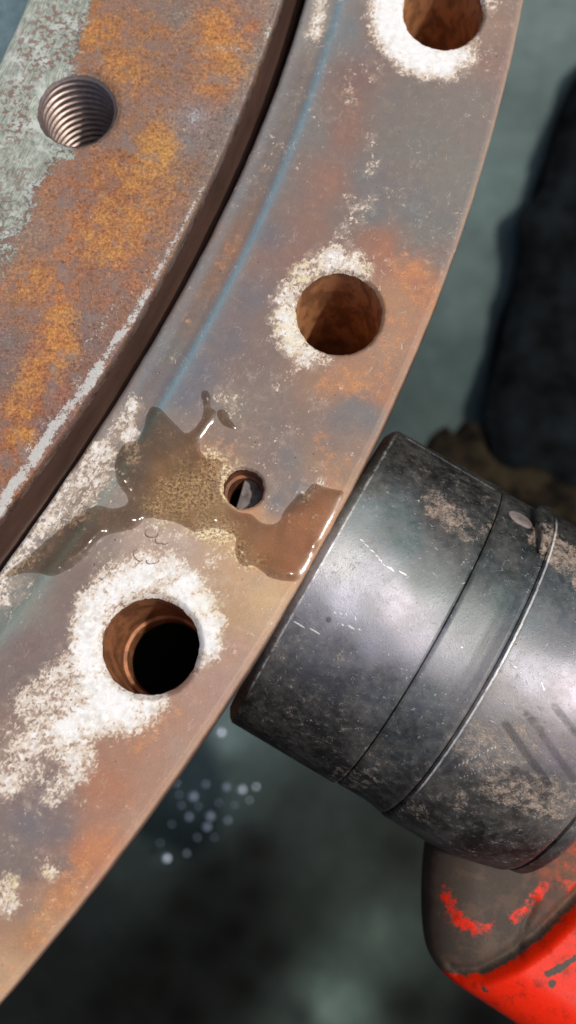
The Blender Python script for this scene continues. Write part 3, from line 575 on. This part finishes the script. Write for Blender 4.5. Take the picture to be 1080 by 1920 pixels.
# ------------------------------------------------------------------ hydraulic tool: black barrel and red housing
AZ, DIP, RC = -0.52, 0.05, 367.3
P0 = at(577.9, 1071.7, -RC - 4); UA = np.array([math.cos(AZ) * math.cos(DIP), math.sin(AZ) * math.cos(DIP), -math.sin(DIP)])
WA = np.array([0, 0, 1.0]) - UA * UA[2]; WA /= np.linalg.norm(WA); VA = np.cross(UA, WA)   # VA: towards the upper right side
def hitc(px, py, R_=RC):                    # a traced point put on the barrel surface: (t, angle)
    d = RW @ np.array([px - 540.0, 960.0 - py, -F]); w_ = CAM - P0; dp = d - UA * (d @ UA); wp = w_ - UA * (w_ @ UA)
    a, b, c_ = dp @ dp, 2 * dp @ wp, wp @ wp - R_ * R_; k = (-b - math.sqrt(max(0, b * b - 4 * a * c_))) / (2 * a); Q = CAM + d * k - P0
    return Q @ UA, math.atan2(Q @ VA, Q @ WA)
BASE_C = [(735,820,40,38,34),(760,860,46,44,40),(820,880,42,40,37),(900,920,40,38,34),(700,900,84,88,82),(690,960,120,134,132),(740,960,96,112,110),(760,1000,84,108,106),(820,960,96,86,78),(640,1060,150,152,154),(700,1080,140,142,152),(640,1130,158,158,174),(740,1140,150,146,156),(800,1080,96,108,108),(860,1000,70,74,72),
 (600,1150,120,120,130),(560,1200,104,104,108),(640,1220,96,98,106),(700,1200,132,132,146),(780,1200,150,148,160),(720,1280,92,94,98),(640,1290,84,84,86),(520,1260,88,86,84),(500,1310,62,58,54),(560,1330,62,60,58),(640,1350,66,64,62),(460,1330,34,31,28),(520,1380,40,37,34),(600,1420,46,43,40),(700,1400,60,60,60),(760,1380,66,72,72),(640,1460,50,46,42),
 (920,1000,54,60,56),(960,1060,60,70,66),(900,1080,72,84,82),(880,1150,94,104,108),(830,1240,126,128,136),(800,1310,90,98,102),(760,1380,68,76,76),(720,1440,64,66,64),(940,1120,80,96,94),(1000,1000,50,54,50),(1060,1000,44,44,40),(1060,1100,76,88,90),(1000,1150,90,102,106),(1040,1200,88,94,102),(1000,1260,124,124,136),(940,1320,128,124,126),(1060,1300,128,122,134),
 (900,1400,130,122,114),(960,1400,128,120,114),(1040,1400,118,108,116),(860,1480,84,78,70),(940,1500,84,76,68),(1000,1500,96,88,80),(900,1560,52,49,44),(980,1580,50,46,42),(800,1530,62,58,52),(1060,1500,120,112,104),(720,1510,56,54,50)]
DIRT = [(560,1350,60,.30,900,1500),(760,1440,70,.32,1000,1540),(620,1300,50,.24,760,1330),(1000,1180,60,.26,900,1320),(820,950,44,.62,860,980),(880,1000,34,.5),(800,925,30,.45),(1060,1050,46,.75,1020,1010),(1100,1090,50,.8),(900,1400,90,.52,980,1380),(940,1470,70,.6,1040,1500),(860,1500,40,.5),(770,1505,26,.5,800,1530),(700,1460,40,.45,640,1460),(660,1110,40,.3,620,1080),(640,1230,16,.6),(540,1210,60,.34),(560,1330,70,.34,640,1340),(760,870,60,.30,900,940),(700,1020,30,.35,620,1080),(860,1560,90,.30,980,1560),(1080,1400,70,.45),(930,975,14,.5,890,1010),(480,1300,50,.28),(1000,1120,60,.2)]
MARKS = [(948,1358,13,.75,1028,1470),(990,1340,13,.6,1075,1460),(1040,1325,13,.65,1110,1410),(985,1452,12,.6,1022,1495),(968,1450,20,.95),(870,1415,14,.7,835,1450),(850,1400,8,.5,830,1430),(616,1162,9,.9),(1050,1078,8,.8,1056,1090),(920,1395,5,.5,860,1455)]
SCR = [(675,1010,2.6,.9,705,1040),(705,1040,2.6,.9,722,1062),(722,1062,2.4,1,765,1078),(730,1050,2,.8,742,1090),(640,1170,2.6,1,675,1182),(548,1166,2.6,.9,600,1188),(620,1148,2.2,.9,650,1152),(700,1075,2,.7,750,1110),(665,1150,2.4,.8,668,1166),(780,1380,2,.6,860,1310),(850,1440,2.2,.9,930,1400),(860,1460,2,.8,950,1428),(845,1425,1.8,.7,880,1405),(930,920,2,.6,760,820),(1015,1280,3,.9,1022,1296),(960,1245,2.4,.8,978,1262),(975,1235,2.4,.7,970,1255),(1040,1080,2,.5,1048,1096),(945,1085,2,.6,952,1102)]
def loc2w(t, a, r): return P0 + UA * t + r * (math.cos(a) * WA + math.sin(a) * VA)
def revolve(name, prof, mat, parent, org, seg=200, a0=0, a1=2 * math.pi, sharp=28, sub=9.0):
    pr = []                                  # subdivide long stretches so stains have vertices to sit on
    for (t0, r0), (t1, r1) in zip(prof[:-1], prof[1:]):
        n = max(1, int(abs(t1 - t0) / sub)); pr += [(t0 + (t1 - t0) * k / n, r0 + (r1 - r0) * k / n) for k in range(n)]
    pr.append(prof[-1]); closed = abs(a1 - a0 - 2 * math.pi) < 1e-6
    an = np.linspace(a0, a1, seg, endpoint=not closed); V = []
    for t_, r_ in pr: V.append(P0 + UA * t_ + r_ * (np.cos(an)[:, None] * WA + np.sin(an)[:, None] * VA))
    V = np.concatenate(V); Fc = []
    for j in range(len(pr) - 1):
        for k in range(seg if closed else seg - 1):
            k2 = (k + 1) % seg; Fc.append((j * seg + k, (j + 1) * seg + k, (j + 1) * seg + k2, j * seg + k2))
    return mesh(name, V, Fc, mat, parent, cyl_attrs(V), org=org, sharp=sharp)
def cyl_attrs(V):
    Q = to_px(V); t_ = (V - P0) @ UA; a = np.arctan2((V - P0) @ VA, (V - P0) @ WA)
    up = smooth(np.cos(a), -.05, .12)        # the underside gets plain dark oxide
    b = field(Q, BASE_C, 3.4, .45) ** 1.25 * 1.75; b = b * up[:, None] + lin((44, 42, 40)) * (1 - up[:, None])  # broad highlight and darker flanks are painted into the barrel colour
    return dict(c_base=b, dirt=dabs(Q, DIRT) * up, mark=dabs(Q, MARKS) * up, scr=dabs(Q, SCR, .2, 1.2) * up, ridge=smooth(a, -1.15, -.9) * smooth(a, 1.0, .8), cyl=np.stack([t_ / 100, a * 3.67, 0 * a], 1))
OT = P0 + UA * 350 - np.array([0, 0, 400])
tool = thing('hydraulic_tool', 'scratched black steel barrel on a red painted housing, end pressed to the outer ring', 'hydraulic tool', OT)
R0 = RC
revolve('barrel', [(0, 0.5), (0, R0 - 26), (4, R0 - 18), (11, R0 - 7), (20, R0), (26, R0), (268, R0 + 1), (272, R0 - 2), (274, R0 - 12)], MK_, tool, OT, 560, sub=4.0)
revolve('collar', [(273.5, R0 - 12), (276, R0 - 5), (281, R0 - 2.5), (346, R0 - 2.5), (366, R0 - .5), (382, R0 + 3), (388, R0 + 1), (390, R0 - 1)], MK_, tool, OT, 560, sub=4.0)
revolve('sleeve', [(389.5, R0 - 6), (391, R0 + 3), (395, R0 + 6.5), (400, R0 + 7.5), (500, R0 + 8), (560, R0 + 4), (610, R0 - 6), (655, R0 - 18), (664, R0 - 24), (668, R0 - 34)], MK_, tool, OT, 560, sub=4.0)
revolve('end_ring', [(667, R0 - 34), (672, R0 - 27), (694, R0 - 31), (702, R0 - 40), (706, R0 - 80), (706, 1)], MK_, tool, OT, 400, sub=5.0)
# rounded lug on the shoulder of the sleeve and the pale slotted plug beside it
def lug(name, pts, R_, h, mat, bev=7):
    LL = [hitc(*p, R_) for p in pts]; L = catmull([(t_, a * R_) for t_, a in LL], 5); L = ccw(L); cen_ = L.mean(0); rings = []
    for s_, hh in [(1.0, -4), (1.0, h * .45), (.93, h * .8), (.80, h), (.4, h + .5), (0.02, h + .5)]:
        rings.append([loc2w(cen_[0] + (p[0] - cen_[0]) * s_, (cen_[1] + (p[1] - cen_[1]) * s_) / R_, R_ + hh) for p in L])
    n = len(L); V = np.array(rings).reshape(-1, 3); Fc = [(j * n + k, j * n + (k + 1) % n, (j + 1) * n + (k + 1) % n, (j + 1) * n + k) for j in range(len(rings) - 1) for k in range(n)]
    return mesh(name, V, Fc, mat, tool, cyl_attrs(V), org=OT, sharp=40)
lug('lug', [(1003,958),(1018,954),(1030,962),(1034,985),(1030,1018),(1020,1040),(1008,1036),(1008,1000),(1000,975)], R0 + 2, 14, MK_)
MPLUG = mat_cloth('pale_grey_metal', (92, 84, 80), (134, 124, 120), .45, 5)
lug('plug', [(953,961),(966,960),(985,970),(997,984),(992,991),(975,984),(960,974)], R0 - 2, 3, MPLUG)

RED = [(812,1520),(803,1580),(797,1640),(796,1715),(803,1775),(822,1815),(850,1843),(905,1880),(975,1926),(1080,1996),(1230,2090),(1420,2120),(1500,1900),(1450,1650),(1300,1480),(1080,1400),(900,1420)]
ZR = -470.0
L = ccw(catmull(xy(RED, ZR - 60), 6)); lo, hi_ = L.min(0), L.max(0)
gx, gy = np.meshgrid(np.arange(lo[0], hi_[0], 6), np.arange(lo[1], hi_[1], 6)); P = np.stack([gx.ravel(), gy.ravel()], 1) + rng.normal(0, .4, (gx.size, 2))
P = P[inside(P, L)]; P = P[seg_dist(P, L, True) > 3]
V, Fc, lp = cdt(L, [], P); d = seg_dist(V, L, True); rr = 110.0; q = np.clip(1 - d / rr, 0, 1)
EDGE = xy([(835,1832),(862,1838),(905,1830),(955,1802),(1010,1762),(1045,1728),(1080,1692),(1180,1600),(1300,1480)], ZR)
POLY = np.concatenate([EDGE, xy([(1700,1480),(1700,2400),(600,2400),(780,1850)], ZR)])
sd = seg_dist(V, EDGE) * np.where(inside(V, POLY), 1, -1)
z = ZR - rr * (1 - np.sqrt(np.clip(1 - q * q, 0, 1))) + 30 * smooth(sd, -7, 26) - 14 * np.exp(-((sd + 12) / 10) ** 2) * (d > 20)
f2 = seg_dist(V, xy([(1004,1690),(985,1735),(972,1790)], ZR)); z -= 7 * np.exp(-(f2 / 7) ** 2)
z -= 0.05 * np.clip(-sd, 0, 300)
V3 = np.c_[V, z]; V3, Fc, _ = skirt(V3, Fc, lp[0], V[lp[0]], [(-6, ZR - rr - 14), (-40, ZR - rr - 70), (-130, ZR - 400)])
Q = to_px(V3); sdp = np.r_[sd, np.full(len(V3) - len(sd), -20.0)]
redm = np.clip(.5 + sdp / 14, 0, 1.2)
redm = np.maximum(redm, dabs(Q, [(832,1668,22,.62,850,1720),(850,1720,27,.72,888,1738),(890,1745,20,.7,912,1742),(930,1728,20,.42),(966,1722,22,.62,1020,1662),(1085,1600,44,.42,1066,1660),(1000,1690,16,.4)], .1, 1.2))
redm = np.maximum(redm, .8 * (Q[:, 1] > 1826) * smooth(Q[:, 0], 830, 838))
wm = dabs(Q, [(1075,1600,110,1.0),(1030,1700,60,.3)])
ch = dabs(Q, [(1028,1826,11,.9,1055,1812),(1055,1812,9,.85,1080,1795),(1035,1844,12,1.0),(1000,1862,6,.4),(950,1875,10,.6),(905,1852,10,.5,925,1862),(1010,1800,6,.5)])
red = mesh('red_housing', V3, Fc, MR, tool, dict(red=redm, warm=wm, chip=ch), org=OT)

# ------------------------------------------------------------------ what lies below and beyond
GZ = -3700.0
GRD = mat_cloth('dark_wet_floor', (16, 18, 17), (40, 44, 42), .6, .5)
s = 30000; g = [(-s, -s, GZ - 60), (s, -s, GZ - 60), (s, s, GZ - 60), (-s, s, GZ - 60)]
tag(mesh('ground', g, [(0, 1, 2, 3)], GRD), kind='structure')
GROUND = [(300,1780,8,8,8),(400,1780,8,8,8),(470,1680,14,14,14),(200,1890,12,12,12),(350,1900,8,8,8),(500,1780,14,15,14),(400,1640,14,15,15),(300,1850,8,8,8),(440,1740,8,8,8),(150,1800,24,28,28),(1030,50,98,112,110),(1000,200,84,98,96),(960,350,90,106,104),(900,550,78,92,90),(850,700,64,78,77),(800,760,62,74,72),(1070,150,92,108,106),(0,-50,70,84,90),(420,1380,84,100,100),(360,1480,68,84,84),(300,1560,58,72,70),(250,1640,44,54,52),(180,1700,34,40,40),(450,1450,52,64,62),(560,1500,38,44,42),(480,1600,20,21,20),(350,1700,12,12,11),(250,1850,10,10,9),(100,1850,22,25,25),(450,1850,12,12,11),(560,1700,36,42,38),(620,1890,84,100,94),(560,1900,50,60,56),(700,1750,60,72,66),(600,1600,38,44,42),(750,1600,28,30,28),(770,1890,22,24,22),(700,1650,40,46,42),(900,1910,8,8,8),(500,1250,60,70,68),(1300,1200,40,46,44)]  # dark samples paint the shade at lower left into the sheet colour
def mat_canvas():
    m = M('shade_painted_green_canvas'); P = m.attr('pos', 'Vector'); n = m.noise(P, .8, 5, .6); n2 = m.noise(P, 7, 4, .7)
    c = m.mix(1.0, m.attr('c_base', 'Color'), m.mix(m.add(m.mul(n, .7), m.mul(n2, .3)), (.45, .45, .45), (1.55, 1.55, 1.55)), 'MULTIPLY')
    return m.done(c, .75, None, m.bump(n2, 6, .4), .04)
def sheet(name, outline, z, amp, sc, mat, step, label, cat, seed, thick=6, extra=None, tilt=0):
    L = ccw(catmull(xy(outline, z), 6)); lo, hi_ = L.min(0), L.max(0)
    gx, gy = np.meshgrid(np.arange(lo[0], hi_[0], step), np.arange(lo[1], hi_[1], step)); P = np.stack([gx.ravel(), gy.ravel()], 1) + rng.normal(0, step * .1, (gx.size, 2))
    P = P[inside(P, L)]; P = P[seg_dist(P, L, True) > step * .5]
    V, Fc, lp = cdt(L, [], P); n_ = VN(seed); d = seg_dist(V, L, True)
    f = n_(V[:, 0] + 20000, V[:, 1] + 20000, sc, 4)
    rdg = 1 - np.abs(n_(V[:, 0] * .7 + V[:, 1] * .5 + 20000, V[:, 1] * .6 + 20000, sc * .8, 2) * 2 - 1)
    z_ = z + amp * (f - .5) * 2 + amp * .7 * (rdg - .6)
    if extra is not None: z_ = z_ + extra(V, d)
    V3 = np.c_[V, z_]; V3, Fc, _ = skirt(V3, Fc, lp[0], V[lp[0]], [(1, z_[lp[0]] - thick), (-thick * 2, z_[lp[0]] - thick * 2)])
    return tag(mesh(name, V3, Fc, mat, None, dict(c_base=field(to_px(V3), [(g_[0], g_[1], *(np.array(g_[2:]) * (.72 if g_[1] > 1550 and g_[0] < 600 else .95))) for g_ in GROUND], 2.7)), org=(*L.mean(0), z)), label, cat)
SH = mat_canvas()
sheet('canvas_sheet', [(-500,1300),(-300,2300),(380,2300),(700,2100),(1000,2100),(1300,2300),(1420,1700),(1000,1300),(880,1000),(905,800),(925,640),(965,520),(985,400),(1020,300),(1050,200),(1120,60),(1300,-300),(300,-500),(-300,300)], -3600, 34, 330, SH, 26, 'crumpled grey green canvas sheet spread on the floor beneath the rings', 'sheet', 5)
BK = mat_cloth('black_cloth', (3, 4, 4), (20, 24, 27), .9, .5, .05)
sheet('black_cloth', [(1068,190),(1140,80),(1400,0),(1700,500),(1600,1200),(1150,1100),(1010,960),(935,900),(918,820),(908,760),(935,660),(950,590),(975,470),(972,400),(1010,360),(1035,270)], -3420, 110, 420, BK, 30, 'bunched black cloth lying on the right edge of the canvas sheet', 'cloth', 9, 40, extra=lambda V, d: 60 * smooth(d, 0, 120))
OL = mat_cloth('olive_rag', (6, 5, 5), (44, 38, 27), .9, .7, .05)
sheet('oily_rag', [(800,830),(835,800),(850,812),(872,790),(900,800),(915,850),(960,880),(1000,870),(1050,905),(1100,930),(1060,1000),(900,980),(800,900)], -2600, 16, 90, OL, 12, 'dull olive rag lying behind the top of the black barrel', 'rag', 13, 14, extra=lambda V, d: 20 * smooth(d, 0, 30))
# droplets glinting on the sheet
MD = M('clear_water_bead'); MD = MD.done((0.62, 0.7, 0.78), 0.5, 1.0)
def bead():
    V, Fc = [], []; n, m_ = 16, 7
    for j in range(m_):
        a = math.pi / 2 * j / (m_ - 1)
        for k in range(n): V.append((math.cos(a) * math.cos(2 * math.pi * k / n), math.cos(a) * math.sin(2 * math.pi * k / n), math.sin(a) * .6))
    for j in range(m_ - 1):
        for k in range(n): Fc.append((j * n + k, j * n + (k + 1) % n, (j + 1) * n + (k + 1) % n, (j + 1) * n + k))
    return np.array(V) * 15, Fc
bv, bf = bead(); b0 = None
spots = [(413,1373,1.5),(362,1493,1.2),(453,1480,1.2),(424,1475,1.0),(330,1468,.7),(394,1530,1.1),(354,1531,.9),(388,1550,1.0),(427,1538,.8),(312,1609,1.2),(350,1600,.6),(480,1475,.7),(386,1470,.7),(340,1510,.55),(372,1512,.5),(410,1505,.5),(440,1510,.45),(322,1545,.5),(370,1570,.55),(402,1570,.45),(336,1490,.5),(468,1500,.45),(300,1580,.4)]
for i, (px, py, s_) in enumerate(spots):
    if i == 0: b0 = mesh('water_bead', bv, bf, MD); o = b0
    else: o = b0.copy(); C.objects.link(o)
    o.location = Vector(at(px, py, -3400) * U); o.scale = (s_, s_, s_)
    tag(o, {0: 'lone pale water bead just under the front corner of the black barrel', 1: 'brightest water bead in the middle of the cluster below the ring', 9: 'lowest and leftmost bright water bead of the scattered cluster'}.get(i, 'tiny dim blurred water bead among the cluster on the dark sheet below the ring'), 'water bead', 'water beads on the canvas sheet')
# curled hair-thin shavings on the pale scale between puddle and lowest hole
MC_ = mat_cloth('dark_curled_wire', (104, 80, 66), (146, 118, 98), .5, 8)
def curl(px, py, r_, a0, a1, label):
    c0 = at(px, py, 2.2); n, m_, w_ = 22, 6, 0.75; V, Fc = [], []
    for i in range(n):
        a = math.radians(a0 + (a1 - a0) * i / (n - 1)); rr_ = r_ * (1 + .12 * math.sin(i * .4)); zz = 1.2 * math.sin(math.pi * i / (n - 1))
        for k in range(m_):
            b = 2 * math.pi * k / m_; V.append((c0[0] + (rr_ + w_ * math.cos(b)) * math.cos(a), c0[1] + (rr_ + w_ * math.cos(b)) * math.sin(a), c0[2] + zz + w_ * math.sin(b)))
    for i in range(n - 1):
        for k in range(m_): Fc.append((i * m_ + k, i * m_ + (k + 1) % m_, (i + 1) * m_ + (k + 1) % m_, (i + 1) * m_ + k))
    Fc += [tuple(range(m_))[::-1], tuple((n - 1) * m_ + k for k in range(m_))]
    tag(mesh('metal_curl', V, Fc, MC_, None, org=tuple(c0)), label, 'metal shaving', 'curled metal shavings beside the lowest hole')
curl(285, 998, 11, 150, 350, 'thin dark curled shaving just under the lower rim of the big puddle')
curl(305, 1008, 13, 190, 320, 'thin curled shaving lying right of the one just under the puddle rim')
curl(262, 1040, 11, 120, 300, 'faint curled shaving on the pale scale, leftmost of the lower pair')
curl(286, 1046, 12, 200, 340, 'faint curled shaving on the pale scale, rightmost of the lower pair')
